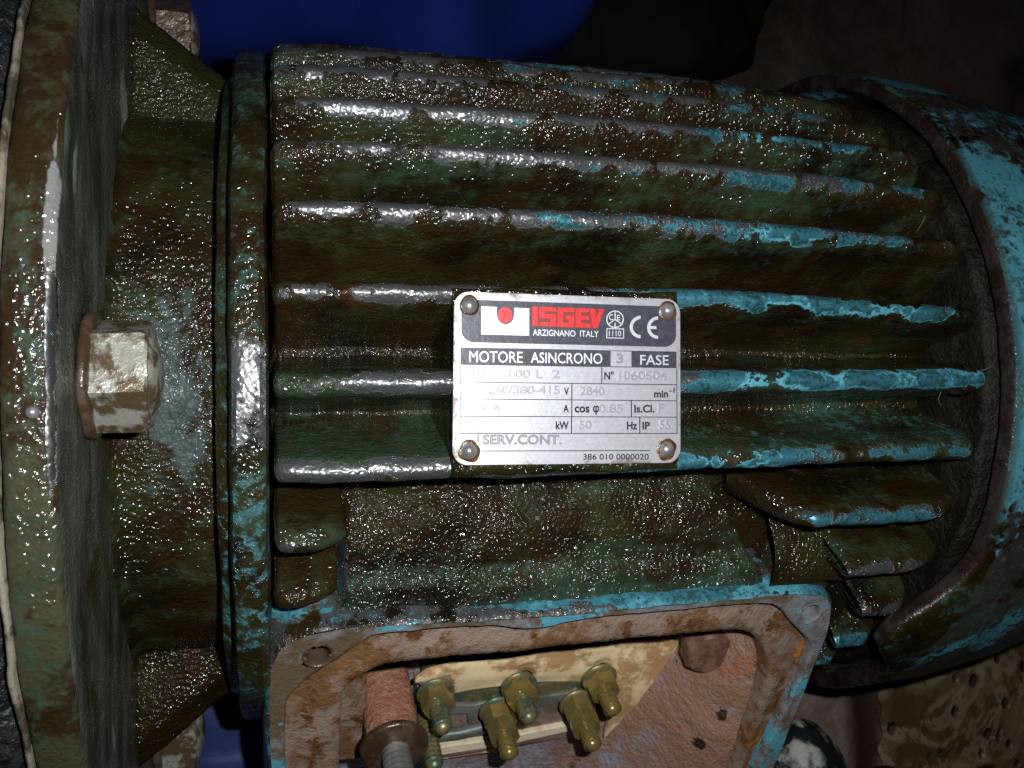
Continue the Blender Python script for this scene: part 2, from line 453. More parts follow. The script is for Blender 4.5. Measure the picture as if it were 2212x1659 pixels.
def fin(th, x0, x1, ht=1.0, droop=0., name='fin', chamfer=.10):
    sec = [(-.085, .66), (-.062, .74), (-.046, .82), (-.036, .90), (-.030, .95), (-.0262, .972), (-.0195, .988), (-.009, .997), (0, 1.0)]
    sec = sec + [(-a, b) for a, b in sec[-2::-1]]
    rows = []; n = max(10, int((x1 - x0) / .012)); xs = [x0 + (x1 - x0) * i / n for i in range(n + 1)]
    xs = [x0, x0 + .003, x0 + .008] + xs[1:-1] + [x1 - .008, x1 - .003, x1]
    for x in xs:
        rt = ht; a = R(th - (1.5 * max(0, (x - .8) / .88) ** 1.5 if 10 < th < 60 else 0))
        d0 = x - x0; d1 = x1 - x
        if x0 < .1:
            if d0 < .03: rt -= .03 * (1 - math.sqrt(max(0, 1 - (1 - d0 / .03) ** 2)))
            rt -= .014 * max(0, 1 - d0 / .25) ** 2
        if x0 > .1 and th > -25 and d0 < .13: rt -= .24 * (1 - d0 / .13) ** 1.8
        if x > 1.1: rt -= droop * ((x - 1.1) / .6) ** 1.4
        if d1 < chamfer: rt -= .055 * (1 - d1 / chamfer) ** 1.6
        wsc = 1.0 if min(d0, d1) > .006 else (.75 if min(d0, d1) > .001 else .35)
        row = []
        wob = .004 * mnoise.noise(Vector((x * 2.2, th, 1.5))) + .003 * mnoise.noise(Vector((x * 9, th, 4)))
        hob = .004 * mnoise.noise(Vector((x * 4, th, 9)))
        wid = 1 + .22 * mnoise.noise(Vector((x * 3, th, 20)))
        for (lw, h) in sec:
            k = (h - .66) / .34
            hh = .66 + (h - .66) * (rt + hob - .66) / .34
            l = lw * wsc * wid + wob * k
            row.append((x, hh * math.sin(a) + l * math.cos(a), hh * math.cos(a) - l * math.sin(a)))
        rows.append(row)
    vf = gridf(rows)
    m = len(sec); k = len(vf[0])
    vf[1].append(tuple(range(m))); vf[1].append(tuple(range(k - 1, k - m - 1, -1)))
    return make(name, vf, 'fin', motor, jitter=[(.0035, 22)])


for th, dr in ((0, .0), (11.2, .02), (22.2, .02), (32.3, .02), (41.2, .02), (51, .03), (61, .03), (71, .03), (81, .03), (91, .03)):
    fin(th, .0, 1.762, 1.0, dr, chamfer=.05)
fin(-10.7, .0, 1.755, 1.0, .02, chamfer=.05)
for th, x1 in ((-20.6, 1.74), (-30.2, 1.73), (-39.6, 1.70), (-49.4, 1.68), (-59, 1.66), (-69, 1.66), (-79, 1.66)):
    fin(th, 1.16 if th > -25 else (1.42 if th > -35 else 1.53), x1, .995, 0, chamfer=.14 if th > -35 else .07)
fin(-20.6, .0, .15, .985); fin(-30.2, .0, .14, .97)

# casting shoulder that the lower fins start from
rows = []
for i in range(61):
    th = R(-22 - 14.5 * i / 60); row = []
    for j in range(41):
        x = 1.27 + .33 * j / 40
        e = i / 60; rr = .72 + .195 * math.sin(e * math.pi / 2) * (1 if x < 1.50 else max(0, 1 - ((x - 1.50) / .10) ** 2)) 
        row.append((x, rr * math.sin(th), rr * math.cos(th)))
    rows.append(row)
make('casting_shoulder', gridf(rows), 'body', motor, jitter=[(.006, 8)])

rows = []
for i in range(61):
    th = R(-36 - 40 * i / 60); row = []
    for j in range(16):
        x = 1.532 + .10 * j / 15
        row.append((x, (.93 - .20 * (j / 15) ** 2) * math.sin(th), (.93 - .20 * (j / 15) ** 2) * math.cos(th)))
    row.insert(0, (1.531, .70 * math.sin(th), .70 * math.cos(th)))
    rows.append(row)
make('casting_shoulder', gridf(rows), 'body', motor, jitter=[(.004, 12)])

# front end shield: ring, step, bell and flange
make('end_shield_ring', lathe(dens([(-.012, .60), (-.010, .93), (-.016, .958), (-.028, .966), (-.072, .964), (-.082, .958), (-.088, .94), (-.090, .90), (-.104, .893), (-.114, .885), (-.118, .86), (-.12, .76)], .012), 300), 'ring', motor,
     jitter=[(.004, 5), (.002, 20)], sharp=30)
make('bell_housing', lathe(dens([(-.10, .70), (-.112, .802), (-.20, .798), (-.32, .802), (-.345, .83)], .014), 240), 'neck', motor,
     jitter=[(.008, 5), (.004, 18)])
make('mounting_flange', lathe(dens([(-.340, .60), (-.338, 1.225), (-.342, 1.240), (-.352, 1.249), (-.410, 1.251), (-.420, 1.246), (-.424, 1.20)], .014), 360), 'flange', motor,
     jitter=[(.004, 5), (.0025, 20)])
make('flange_gasket', lathe([(-.4240, 1.17), (-.4242, 1.249), (-.4270, 1.256), (-.4330, 1.255), (-.4350, 1.17)], 300), 'gasket', motor, jitter=[(.006, 9), (.004, 30)])
make('pump_body', lathe(dens([(-.436, .6), (-.437, 1.225), (-.46, 1.245), (-.60, 1.24), (-.9, 1.22), (-1.0, 1.0), (-1.0, .2)], .03), 200), 'pump', motor,
     jitter=[(.012, 5), (.005, 18)])

# triangular gussets either side of the bell
for sgn in (1, -1):
    top = [(-.345, .64 * sgn), (-.112, .64 * sgn), (-.112, .735 * sgn), (-.345, .905 * sgn)]
    low = [(-.345, .64 * sgn), (-.105, .64 * sgn), (-.105, .80 * sgn), (-.345, .985 * sgn)]
    n = 14
    def lvl(poly, z):
        out = []
        for i in range(4):
            a, b = poly[i], poly[(i + 1) % 4]
            out += [(a[0] + (b[0] - a[0]) * k / n, a[1] + (b[1] - a[1]) * k / n, z) for k in range(n)]
        return out
    rows = [lvl(low, -.45), lvl(low, .372)]
    for k in range(1, 6):
        s_ = k / 5; z = .372 + .053 * s_
        q = (1 - math.cos(s_ * math.pi / 2)) * .0 + s_
        rows.append(lvl([tuple(l[j] + (t2[j] - l[j]) * q for j in (0, 1)) for l, t2 in zip(low, top)], z))
    cx, cy = -.24, .72 * sgn
    for sc_ in (.8, .6, .4, .2, .01):
        rows.append([(cx + (p[0] - cx) * sc_, cy + (p[1] - cy) * sc_, .428) for p in lvl(top, 0)])
    make('gusset', gridf(rows, close_v=True), 'body', motor, jitter=[(.007, 8), (.003, 25)])

# flange bolts with washers
for i, (by, bz, rot, hd) in enumerate(((.018, .985, -14, 'steel'), (1.045, .0, 12, 'oldsteel'), (-1.045, .0, 12, 'steel'))):
    fr = ((-.338, by, bz), (0, 1, 0), (0, 0, 1), (1, 0, 0))
    b = make('flange_bolt', frame(hexp(.112, .098, .010, R(rot)), (-.322, by, bz), *fr[1:]), hd, motor, sharp=25, jitter=[(.003, 20)])
    make('washer', frame(zlathe([(.03, 0), (.118, 0), (.122, .006), (.120, .016), (.105, .020), (.03, .020)], 64), (-.338, by, bz), *fr[1:]), 'oldsteel', b, jitter=[(.004, 20)])
    make('bolt_crown', frame(zlathe([(.085, 0), (.082, .004), (.06, .014), (.03, .020), (.0001, .021)], 40), (-.2275, by, bz), *fr[1:]), 'steel', b)

# glossy drop of oil on the flange rim
make('rim_oil_drop', frame(zlathe([(.0001, .014), (.006, .013), (.010, .008), (.011, 0)], 24), (-.372, -.042, 1.247), (1, 0, 0), (0, 1, 0), (0, 0, 1)), 'rivet', motor)


# fan cover: rolled edge, shell running back
def xo(th, x):
    th = (th + 180) % 360 - 180
    return -.16 * math.exp(-((th + 42) / 9) ** 2) * max(0, 1 - (x - 1.76) / .35) + .0 * th


make('fan_cover', lathe(dens([(1.86, .97), (1.775, .998), (1.762, 1.004), (1.758, 1.038), (1.762, 1.048), (1.775, 1.053), (1.95, 1.045), (2.2, 1.012), (2.45, .955), (2.65, .87), (2.85, .70), (2.93, .45), (2.95, .0)], .02), 360, xoff=xo), 'cover', motor,
     jitter=[(.006, 4), (.003, 18)])
make('cover_edge', lathe(dens([(1.760, 1.003), (1.754, 1.008), (1.753, 1.038), (1.758, 1.046)], .006), 360, xoff=xo), 'edge', motor, jitter=[(.006, 4), (.004, 22)])
make('rear_end_shield', lathe(dens([(1.735, .66), (1.74, .86), (1.75, .90), (1.755, .96), (1.80, .975)], .014), 220), 'shadeiron', motor, jitter=[(.014, 9), (.006, 26)])
lug = make('rear_lug', frame(zlathe([(.0001, .04), (.032, .038), (.038, .03), (.04, 0)], 32), (1.67, .0, .955), (0, 1, 0), (0, 0, 1), (1, 0, 0)), 'edge', motor, jitter=[(.004, 20)])

# ---- pedestal between fins and terminal box
rows = []
for i in range(111):
    x = .125 + (1.33 - .125) * i / 110
    row = []
    for j in range(61):
        s_ = j / 60; y = -.10 - s_ * .475
        edge = min((x - .125) / .045, 1.0); slant = 1.16 + max(0, (-y - .27)) * .60
        e2 = min(max((slant - x) / .05, 0), 1.0)
        e = math.sin(min(edge, e2) * math.pi / 2) if min(edge, e2) > 0 else 0
        z = .70 + .010 * math.exp(-((y + .33) / .07) ** 2) - .025 * math.exp(-((y + .20) / .06) ** 2) - .012 * math.exp(-((y + .455) / .03) ** 2)
        if y < -.5: z -= (-.5 - y) * .35
        z += .012 * mnoise.noise(Vector((x * 7, y * 12, 0))) + .006 * mnoise.noise(Vector((x * 24, y * 24, 3)))
        row.append((x, y, z - (1 - e) * .22))
    rows.append(row)
make('box_pedestal', gridf(rows), 'pedestal', motor, jitter=[(.003, 30)])

# ---- terminal box
PH = R(28); BD = (0, -math.cos(PH), -math.sin(PH)); BN = (0, -math.sin(PH), math.cos(PH)); BO = (0, -.57, .72); BX = (1, 0, 0)


def box(vf): return frame(vf, BO, BX, BD, BN)


def resample(poly, n=280, cx=.74, cy=.70, it=2):
    pts = [Vector(p) for p in poly]
    for _ in range(it):
        q = []
        for i in range(len(pts)):
            a, b = pts[i], pts[(i + 1) % len(pts)]; q += [a * .75 + b * .25, a * .25 + b * .75]
        pts = q
    c = Vector((cx, cy)); out = []
    for k in range(n):
        an = 2 * math.pi * k / n; d = Vector((math.cos(an), math.sin(an))); best = 0
        for i in range(len(pts)):
            a, b = pts[i] - c, pts[(i + 1) % len(pts)] - c; e = b - a
            den = d.x * e.y - d.y * e.x
            if abs(den) < 1e-9: continue
            t = (a.x * e.y - a.y * e.x) / den; u = (a.x * d.y - a.y * d.x) / den
            if t > 0 and -1e-6 <= u <= 1 + 1e-6: best = max(best, t)
        out.append(tuple(c + d * best))
    return out


OUT = [(-.022, .447), (-.024, .248), (-.020, .105), (.0, .048), (.042, .010), (.109, -.003), (.21, -.006), (.459, .004), (.663, .008), (1.022, .001), (1.324, -.003), (1.44, .006), (1.495, .045), (1.513, .150), (1.511, .314), (1.502, .718), (1.49, 1.3), (1.42, 1.38), (.06, 1.38), (-.01, 1.3)]
IN1 = [(.019, .454), (.021, .254), (.03, .212), (.06, .176), (.091, .142), (.152, .097), (.206, .045), (.247, .026), (.461, .026), (.53, .034), (.60, .055), (.665, .055), (.72, .034), (1.018, .026), (1.279, .030), (1.322, .050), (1.374, .109), (1.459, .188), (1.478, .224), (1.478, .269), (1.453, .513), (1.425, .75), (1.42, 1.25), (1.3, 1.33), (.15, 1.33), (.03, 1.2)]
IN2 = [(.157, .522), (.155, .312), (.158, .235), (.186, .2), (.239, .167), (.293, .149), (.405, .151), (.559, .158), (.693, .15), (1.027, .150), (1.225, .146), (1.29, .17), (1.348, .225), (1.388, .334), (1.396, .434), (1.398, .591), (1.395, .75), (1.38, 1.18), (1.3, 1.26), (.2, 1.26), (.157, 1.2)]
o_, i1, i2 = resample(OUT), resample(IN1), resample(IN2)


def lerp(p, q, k): return (p[0] + (q[0] - p[0]) * k, p[1] + (q[1] - p[1]) * k)


def grow(p, k):
    d = Vector((p[0] - .74, p[1] - .70)); return (p[0] + d.x / d.length * k, p[1] + d.y / d.length * k)


def rrect_pts(x0, y0, x1, y1, r, n=8):
    out = []
    for (cx, cy, a0) in ((x0 + r, y0 + r, 180), (x1 - r, y0 + r, 270), (x1 - r, y1 - r, 0), (x0 + r, y1 - r, 90)):
        out += [(cx + r * math.cos(R(a0 + 90 * k / n)), cy + r * math.sin(R(a0 + 90 * k / n))) for k in range(n + 1)]
    return out


tb = tag(empty('terminal_box'), 'open terminal box')
del tb['label']; tb.parent = motor
HOLES = [(.098, .083), (1.428, .085)]
# outer wall
rows = [[(grow(p, .012)[0], grow(p, .012)[1], z) for p in o_] for z in (-.62, -.4, -.25)]
rows += [[(*grow(p, .012 * min(1, -z / .1)), z) for p in o_] for z in (-.2, -.16, -.12, -.09, -.06, -.04, -.025)]
rows += [[(*grow(p, -.001), -.012) for p in o_], [(*grow(p, -.005), -.004) for p in o_], [(*grow(p, -.011), -.0005) for p in o_]]
make('box_wall', box(gridf(rows, close_v=True)), 'lip', tb, jitter=[(.004, 7), (.0025, 25)])
# rim face (with real screw holes) down to the seat
rows = [[(*lerp(grow(a, -.011), b, k), 0) for a, b in zip(o_, i1)] for k in [q / 12 for q in range(12)]]
rows += [[(*lerp(a, b, 1.0), -.004) for a, b in zip(o_, i1)], [(*grow(b, -.002), -.018) for b in i1], [(*grow(b, -.003), -.034) for b in i1]]
vs, fs = gridf(rows, close_v=True)
keep = []
for q in fs:
    cxy = (sum(vs[i][0] for i in q) / 4, sum(vs[i][1] for i in q) / 4)
    if all(math.dist(cxy, h) > .034 for h in HOLES): keep.append(q)
rim = make('rim_face', box((vs, keep)), 'rim', tb, jitter=[(.003, 9), (.002, 30)])
for k, h in enumerate(HOLES):
    prof = [(.0385, -.004), (.037, .0012), (.034, .0012), (.030, -.004)]
    z = -.006
    while z > -.12: prof += [(.030, z), (.0265, z - .006)]; z -= .012
    prof.append((.0001, z))
    vf = zlathe(prof, 40)
    make('screw_hole', box(([(v[0] + h[0], v[1] + h[1], v[2]) for v in vf[0]], vf[1])), 'oldsteel' if k == 0 else 'rim', tb, jitter=[(.001, 30)])  # darker metal in the first hole paints the shade inside it
# raised corner bosses round the screw holes
for (x0, x1, y0, y1) in ((-.030, .150, -.070, .10), (1.315, 1.512, -.07, .10)):
    pts = rrect_pts(x0, y0, x1, y1, .07)
    rows = [[(*p, z) for p in pts] for z in (-.45, -.3, -.2, -.12, -.075)]
    cx, cy = (x0 + x1) / 2, (y0 + y1) / 2
    for k in (.97, .92, .8, .5, .02): rows.append([(cx + (p[0] - cx) * k, cy + (p[1] - cy) * k, -.075 + .045 * math.sqrt(1 - k * k * .999)) for p in pts])
    make('corner_boss', box(gridf(rows, close_v=True)), 'lip' if x0 < 1 else 'pedestal', tb, jitter=[(.006, 7), (.003, 25)])
# gasket seat
rows = [[(*lerp(grow(a, .004), b, k), -.033 - .004 * math.sin(k * 6)) for a, b in zip(i1, i2)] for k in [q / 10 for q in range(11)]]
rows += [[(*grow(b, -.006), -.045) for b in i2], [(*grow(b, -.007), -.10) for b in i2], [(*grow(b, .004), -.20) for b in i2]]
make('gasket_seat', box(gridf(rows, close_v=True)), 'seat', tb, jitter=[(.005, 8), (.003, 30)])
# cavity floor, ramping up on the right
rows = []
for i in range(131):
    X = .10 + 1.36 * i / 130; row = []
    for j in range(121):
        Y = .10 + 1.2 * j / 120
        x0 = 1.12 - .42 * (Y - .5)
        u = min(max((X - x0) / (1.40 - x0), 0), 1)
        z = -.44 + .36 * (u * u * (3 - 2 * u)) ** .8 + .035 * mnoise.noise(Vector((X * 3.2, Y * 3.2, 7)))
        z += .07 * math.exp(-((X - (.98 - .30 * (Y - .75))) / .10) ** 2) * min(max((Y - .62) / .2, 0), 1)
        z += .16 * max(0, 1 - (X - .14) / .06) if X < .2 else 0
        z += .012 * mnoise.noise(Vector((X * 6, Y * 6, 2))) + .004 * mnoise.noise(Vector((X * 25, Y * 25, 2)))
        row.append((X, Y, z))
    rows.append(row)
make('cavity_casting', box(gridf(rows)), 'inner', tb)
# rusty cavity bolt
vf = hexp(.078, .07, .012, .4)
make('cavity_bolt', box(([(v[0] + 1.268, v[1] + .375, v[2] - .23) for v in vf[0]], vf[1])), 'rusthead', tb, sharp=40, jitter=[(.004, 18)])


def at(vf, x, y, z=0): return box(([(v[0] + x, v[1] + y, v[2] + z) for v in vf[0]], vf[1]))


# insulating sheet with notches for the studs
top_e = [(.40, .50), (.43, .47), (.50, .455), (.60, .46), (.70, .455), (.80, .45), (.91, .44), (1.0, .43), (1.10, .425), (1.20, .43), (1.245, .455), (1.262, .49)]
def sheet_low(x):
    base = .60 - .02 * math.cos((x - .72) * 7)
    for sx in (.485, .745, 1.0):
        d = abs(x - sx)
        if d < .038: base = min(base, .555 - .0 + .02 * (d / .038) ** 2 - .030 * math.sqrt(max(0, 1 - (d / .038) ** 2)))
    return base
rows = []
nx = 110
for i in range(nx + 1):
    x = .40 + (1.262 - .40) * i / nx
    k = 0
    while k < len(top_e) - 2 and top_e[k + 1][0] < x: k += 1
    a, b = top_e[k], top_e[k + 1]; yt = a[1] + (b[1] - a[1]) * (x - a[0]) / (b[0] - a[0])
    yb = sheet_low(x) if x < 1.02 else (.575 + (x - 1.02) * 1.5 if x < 1.06 else .90 - (x - 1.05) * 1.55)
    if x < .455: yb = .53 + (x - .40) * .6
    yb = max(yb, yt + .004)
    rows.append([(x, yt + (yb - yt) * j / 14, -.292 - .02 * (j / 14) ** 2 + .006 * mnoise.noise(Vector((x * 8, j * .2, 1)))) for j in range(15)])
v1, f1 = gridf(rows)
rows2 = [[(p[0], p[1], p[2] - .012) for p in r] for r in rows]
v2, f2 = gridf(rows2)
def shell(rows, th):
    top = gridf(rows); bot = gridf([[(p[0], p[1], p[2] - th) for p in r] for r in rows])
    n0 = len(top[0]); nu, nv = len(rows), len(rows[0]); fs = list(top[1]) + [tuple(reversed([i + n0 for i in q])) for q in bot[1]]
    ring = [j for j in range(nv)] + [i * nv + nv - 1 for i in range(1, nu)] + [(nu - 1) * nv + j for j in range(nv - 2, -1, -1)] + [i * nv for i in range(nu - 2, 0, -1)]
    for a, b in zip(ring, ring[1:] + ring[:1]): fs.append((a, b, b + n0, a + n0))
    return top[0] + bot[0], fs
make('insulating_sheet', box(shell(rows, .012)), 'sheet', tb, sharp=35)
# terminal block below it
make('terminal_block', at(prism([(.42, .60), (.98, .56), (1.05, .66), (1.03, .80), (.93, .90), (.50, .93), (.42, .88)], -.42, -.345, .012), 0, 0), 'block', tb, smooth=False, jitter=[(.005, 8)])
make('cream_strip', at(prism([(.42, .845), (.70, .835), (1.0, .80), (1.03, .825), (.72, .872), (.42, .885)], -.345, -.325, .004), 0, 0), 'pale', tb, smooth=False)
make('cream_strip', at(prism([(.40, .925), (.72, .915), (.98, .87), (1.0, .885), (.74, .95), (.40, .962)], -.40, -.37, .004), 0, 0), 'sheet', tb, smooth=False)
# links
make('brass_link', at(prism([(.43, .585), (.60, .605), (.75, .605), (.90, .595), (1.04, .565), (1.05, .60), (.90, .640), (.75, .650), (.60, .648), (.43, .625)], -.335, -.318, .003), 0, 0), 'brassgreen', tb, smooth=False)
for (pts) in ([(.50, .64), (.60, .655), (.66, .64), (.66, .665), (.62, .69), (.60, .73), (.585, .73), (.58, .69), (.50, .68)],
              [(.78, .65), (.90, .645), (.93, .63), (.93, .66), (.88, .68), (.83, .70), (.82, .74), (.805, .735), (.805, .70), (.76, .69)]):
    make('grey_link', at(prism(pts, -.33, -.312, .003), 0, 0), 'link', tb, smooth=False)


def tube(pts, rad, seg=14):
    pts = [Vector(p) for p in pts]; rows = []
    for i, p in enumerate(pts):
        d = (pts[min(i + 1, len(pts) - 1)] - pts[max(i - 1, 0)]).normalized()
        a = d.orthogonal().normalized() if i == 0 else (pa - d * pa.dot(d)).normalized()
        pa = a; b = d.cross(a)
        rr = rad * (.05 if i in (0, len(pts) - 1) and len(pts) > 4 else 1)
        rows.append([tuple(p + (a * math.cos(2 * math.pi * k / seg) + b * math.sin(2 * math.pi * k / seg)) * rr) for k in range(seg)])
    return gridf(rows, close_v=True)


make('lead_cable', box(tube([(.40, .79, -.33), (.401, .79, -.33), (.48, .785, -.325), (.56, .78, -.32), (.64, .765, -.32), (.72, .745, -.325), (.721, .745, -.325)], .020)), 'cable', tb)

# studs and nuts
STUDS = [(.462, .552, -.135, 'brassgreen', 1), (.722, .560, -.145, 'brassgreen', 1), (.985, .560, -.140, 'brass', 1),
         (.664, .655, -.105, 'brass', 2), (.926, .662, -.105, 'brass', 2), (.448, .700, -.13, 'brassgreen', 0)]
for (x, y, tip, m_, nn) in STUDS:
    s_ = make('terminal_stud', at(thread(.0285, -.42, tip - .022, .017), x, y), m_, tb)
    rz = random.uniform(-.15, .15)
    if nn: make('nut', at(hexp(.051, .052, .004, rz), x, y, -.275), 'brass', tb, sharp=30)
    if nn: make('nut_washer', at(zlathe([(.02, 0), (.056, 0), (.058, .004), (.056, .010), (.02, .011)], 40), x, y, -.288), 'brassgreen', tb)
    if nn == 2: make('nut', at(hexp(.049, .046, .004, rz + .25), x, y, -.222), 'brass', tb, sharp=30)
# earth screw standing in a red fibre sleeve
rows = []
for i in range(40):
    z = -.44 + .305 * i / 39; row = []
    for k in range(96):
        a = 2 * math.pi * k / 96; ce, se = math.cos(a), math.sin(a)
        rr = .074 / (abs(ce) ** 3 + abs(se) ** 3) ** (1 / 3)
        rr += .004 * mnoise.noise(Vector((ce * 20, se * 20, z * 90)))
        row.append((rr * ce, rr * se * .8, z))
    rows.append(row)
make('fibre_sleeve', at(gridf(rows, close_v=True), .318, .565), 'fibre', tb)
es = make('earth_screw', at(thread(.040, -.13, .06, .017), .322, .572), 'link', tb)
make('washer', at(zlathe([(.03, -.134), (.090, -.135), (.096, -.130), (.095, -.118), (.088, -.112), (.045, -.110), (.03, -.111)], 64), .322, .572), 'oldsteel', tb, jitter=[(.003, 14)])
make('rust_block', at(prism([(.16, .40), (.25, .38), (.25, .75), (.16, .75)], -.44, -.24, .01), 0, 0), 'seat', tb, smooth=False, jitter=[(.006, 9)])

# ---- mounting pad and nameplate
pad = [(.362, -.198), (.884, -.198), (.886, .204), (.366, .204)]
def densify(p, st=.03):
    out = []
    for i in range(len(p)):
        a, b = p[i], p[(i + 1) % len(p)]; n = max(1, int(math.dist(a, b) / st))
        out += [(a[0] + (b[0] - a[0]) * k / n, a[1] + (b[1] - a[1]) * k / n) for k in range(n)]
    return out
pp = densify(pad)
rows = [[(p[0], p[1], z) for p in pp] for z in (.66, .8, .9, .96)] + [[(.63 + (p[0] - .63) * k, p[1] * k, z) for p in pp] for k, z in ((.995, .985), (.98, .995), (.9, .998), (.5, .998), (.01, .998))]
make('nameplate_pad', gridf(rows, close_v=True), 'body', motor, jitter=[(.006, 9), (.003, 28)])

npl = empty('nameplate'); npl.parent = motor
TILT = Matrix.Rotation(R(0), 4, 'X')
PL = [(.366, .191), (.880, .183), (.878, -.182), (.359, -.171)]
SRC = [(80, 72), (2090, 150), (2088, 1592), (68, 1618)]


def homog(src, dst):
    A = []; Bv = []
    for (x, y), (u, v) in zip(src, dst):
        A.append([x, y, 1, 0, 0, 0, -u * x, -u * y]); Bv.append(u)
        A.append([0, 0, 0, x, y, 1, -v * x, -v * y]); Bv.append(v)
    h = np.linalg.solve(np.array(A, float), np.array(Bv, float)); return np.append(h, 1).reshape(3, 3)


H = homog(SRC, PL)       # plate layout units -> position on the plate
PZ = 1.0105
PT_Y, PT_X = R(0.0), R(0.0)


def pl(x, y, z=0.):
    q = H @ np.array([x, y, 1.0]); X, Y = q[0] / q[2], q[1] / q[2]
    return (X, Y, PZ + z)


def rrect(x0, y0, x1, y1, rad, n=8):
    if not isinstance(rad, (list, tuple)): rad = [rad] * 4
    out = []
    for (cx, cy, a0, r) in ((x0, y0, 180, rad[0]), (x1, y0, 270, rad[1]), (x1, y1, 0, rad[2]), (x0, y1, 90, rad[3])):
        ccx = cx + (r if cx == x0 else -r); ccy = cy + (r if cy == y0 else -r)
        for k in range(n + 1):
            a = R(a0 + 90 * k / n); out.append((ccx + r * math.cos(a), ccy + r * math.sin(a)))
    return out


def sk(p):     # layout rows slope a little with the plate edge; interpolate that slope down the plate
    x, y = p; return (x, y)


def flat(name, poly, z, m, parent=npl, th=0.0008):
    n = len(poly)
    vs = [pl(x, y, z) for x, y in poly] + [pl(x, y, z - th) for x, y in poly]
    fs = [tuple(range(n)), tuple(range(2 * n - 1, n - 1, -1))] + [(i, (i + 1) % n, (i + 1) % n + n, i + n) for i in range(n)]
    return make(name, (vs, fs), m, parent, smooth=False)


# plate sheet
def quad_round(rad):
    base = rrect(0, 0, 1, 1, rad)   # unit rounded rect
    hh = homog([(0, 0), (1, 0), (1, 1), (0, 1)], SRC)
    out = []
    for x, y in base:
        q = hh @ np.array([x, y, 1.0]); out.append((q[0] / q[2], q[1] / q[2]))
    return out


base = []
for (cx, cy, a0) in ((0, 0, 180), (1, 0, 270), (1, 1, 0), (0, 1, 90)):
    rx, ry = .062, .088
    ccx = rx if cx == 0 else 1 - rx; ccy = ry if cy == 0 else 1 - ry
    for k in range(9):
        a = R(a0 + 90 * k / 8); base.append((ccx + rx * math.cos(a), ccy + ry * math.sin(a)))
hh = homog([(0, 0), (1, 0), (1, 1), (0, 1)], SRC)
outl = []
for x, y in base:
    q = hh @ np.array([x, y, 1.0]); outl.append((q[0] / q[2], q[1] / q[2]))
flat('plate_sheet', outl, 0, 'plate', th=.008)
L1, L2, L3 = .0008, .0016, .0024


def skew(pts, f):    # y = row position measured at left; f = total drop to the right edge
    return [(x, y + f * (x - 140) / 1915) for x, y in pts]


def band(x0, y0, x1, y1, f0, f1, rad=0):
    pts = rrect(x0, y0, x1, y1, rad) if rad else [(x0, y0), (x1, y0), (x1, y1), (x0, y1)]
    return [(x, y + (f0 + (f1 - f0) * (y - y0) / (y1 - y0)) * (x - x0) / (x1 - x0)) for x, y in pts]


flat('printed_header', band(143, 143, 2052, 525, 72, 48, [60, 60, 110, 110]), L1, 'ink')
flat('printed_title_band', band(135, 572, 2055, 728, 40, 30), L1, 'ink')
# grid lines
gl = []
def line(x0, y0, x1, y1, wd=7):
    d = Vector((x1 - x0, y1 - y0)).normalized(); n = Vector((-d.y, d.x)) * wd / 2
    gl.append([(x0 + n.x, y0 + n.y), (x1 + n.x, y1 + n.y), (x1 - n.x, y1 - n.y), (x0 - n.x, y0 - n.y)])
line(135, 730, 135, 1340); line(2057, 760, 2057, 1338)
line(135, 880, 2057, 905); line(135, 1030, 2057, 1047); line(135, 1184, 2057, 1191); line(135, 1337, 2057, 1334)
line(1394, 752, 1394, 895, 9); line(1129, 893, 1125, 1334, 9); line(1655, 1045, 1655, 1190, 9); line(1729, 1190, 1729, 1334, 9)
line(295, 1340, 295, 1415, 9); line(330, 1492, 1820, 1485)
vs, fs = [], []
for i, q in enumerate(gl):
    k = len(vs); vs += [pl(x, y, L1 + .0001 * (i % 3)) for x, y in q]; fs.append((k, k + 1, k + 2, k + 3))
make('printed_grid', (vs, fs), 'ink2', npl, smooth=False)


def text(body, x0, y0, x1, y1, z, m, name='lettering', slope=0., bold=0., stamped=False, join=False, sp=1.0):
    """Letters fitted into a box of the plate layout."""
    cu = bpy.data.curves.new('t', 'FONT'); cu.body = body; cu.size = 1; cu.offset = bold; cu.resolution_u = 3; cu.space_character = sp
    if stamped: cu.fill_mode = 'NONE'; cu.bevel_depth = .036; cu.bevel_resolution = 1; cu.offset = -.0
    else: cu.extrude = .0
    ob = bpy.data.objects.new('t', cu); C.objects.link(ob)
    dg = bpy.context.evaluated_depsgraph_get(); me = bpy.data.meshes.new_from_object(ob.evaluated_get(dg))
    vs = [tuple(v.co) for v in me.vertices]; fs = [tuple(p.vertices) for p in me.polygons]
    bpy.data.objects.remove(ob); bpy.data.curves.remove(cu); bpy.data.meshes.remove(me)
    ax, bx = min(v[0] for v in vs), max(v[0] for v in vs); ay, by = min(v[1] for v in vs), max(v[1] for v in vs)
    out = []
    for v in vs:
        X = x0 + (v[0] - ax) / (bx - ax) * (x1 - x0); Y = y1 - (v[1] - ay) / (by - ay) * (y1 - y0) + slope * (X - x0)
        out.append(pl(X, Y, z + (v[2] * .075 if stamped else 0)))
    return make(name, (out, fs), m, npl, smooth=False)


# header: emblem
flat('printed_emblem', [(320, 208), (458, 214), (458, 280), (466, 318), (484, 345), (508, 362), (536, 369), (564, 364), (590, 348), (606, 322), (614, 285), (614, 220), (748, 226), (747, 469), (320, 457)], L2, 'printwhite')
flat('printed_red_dot', [(533 + 66 * math.cos(R(a)), 286 + 72 * math.sin(R(a))) for a in range(0, 360, 12)], L2, 'red')
# brand lettering block: red letters on dark red
P_ = [(762, 206), (1420, 232), (1352, 408), (768, 388)]
flat('printed_brand_ground', P_, L2, 'darkred')


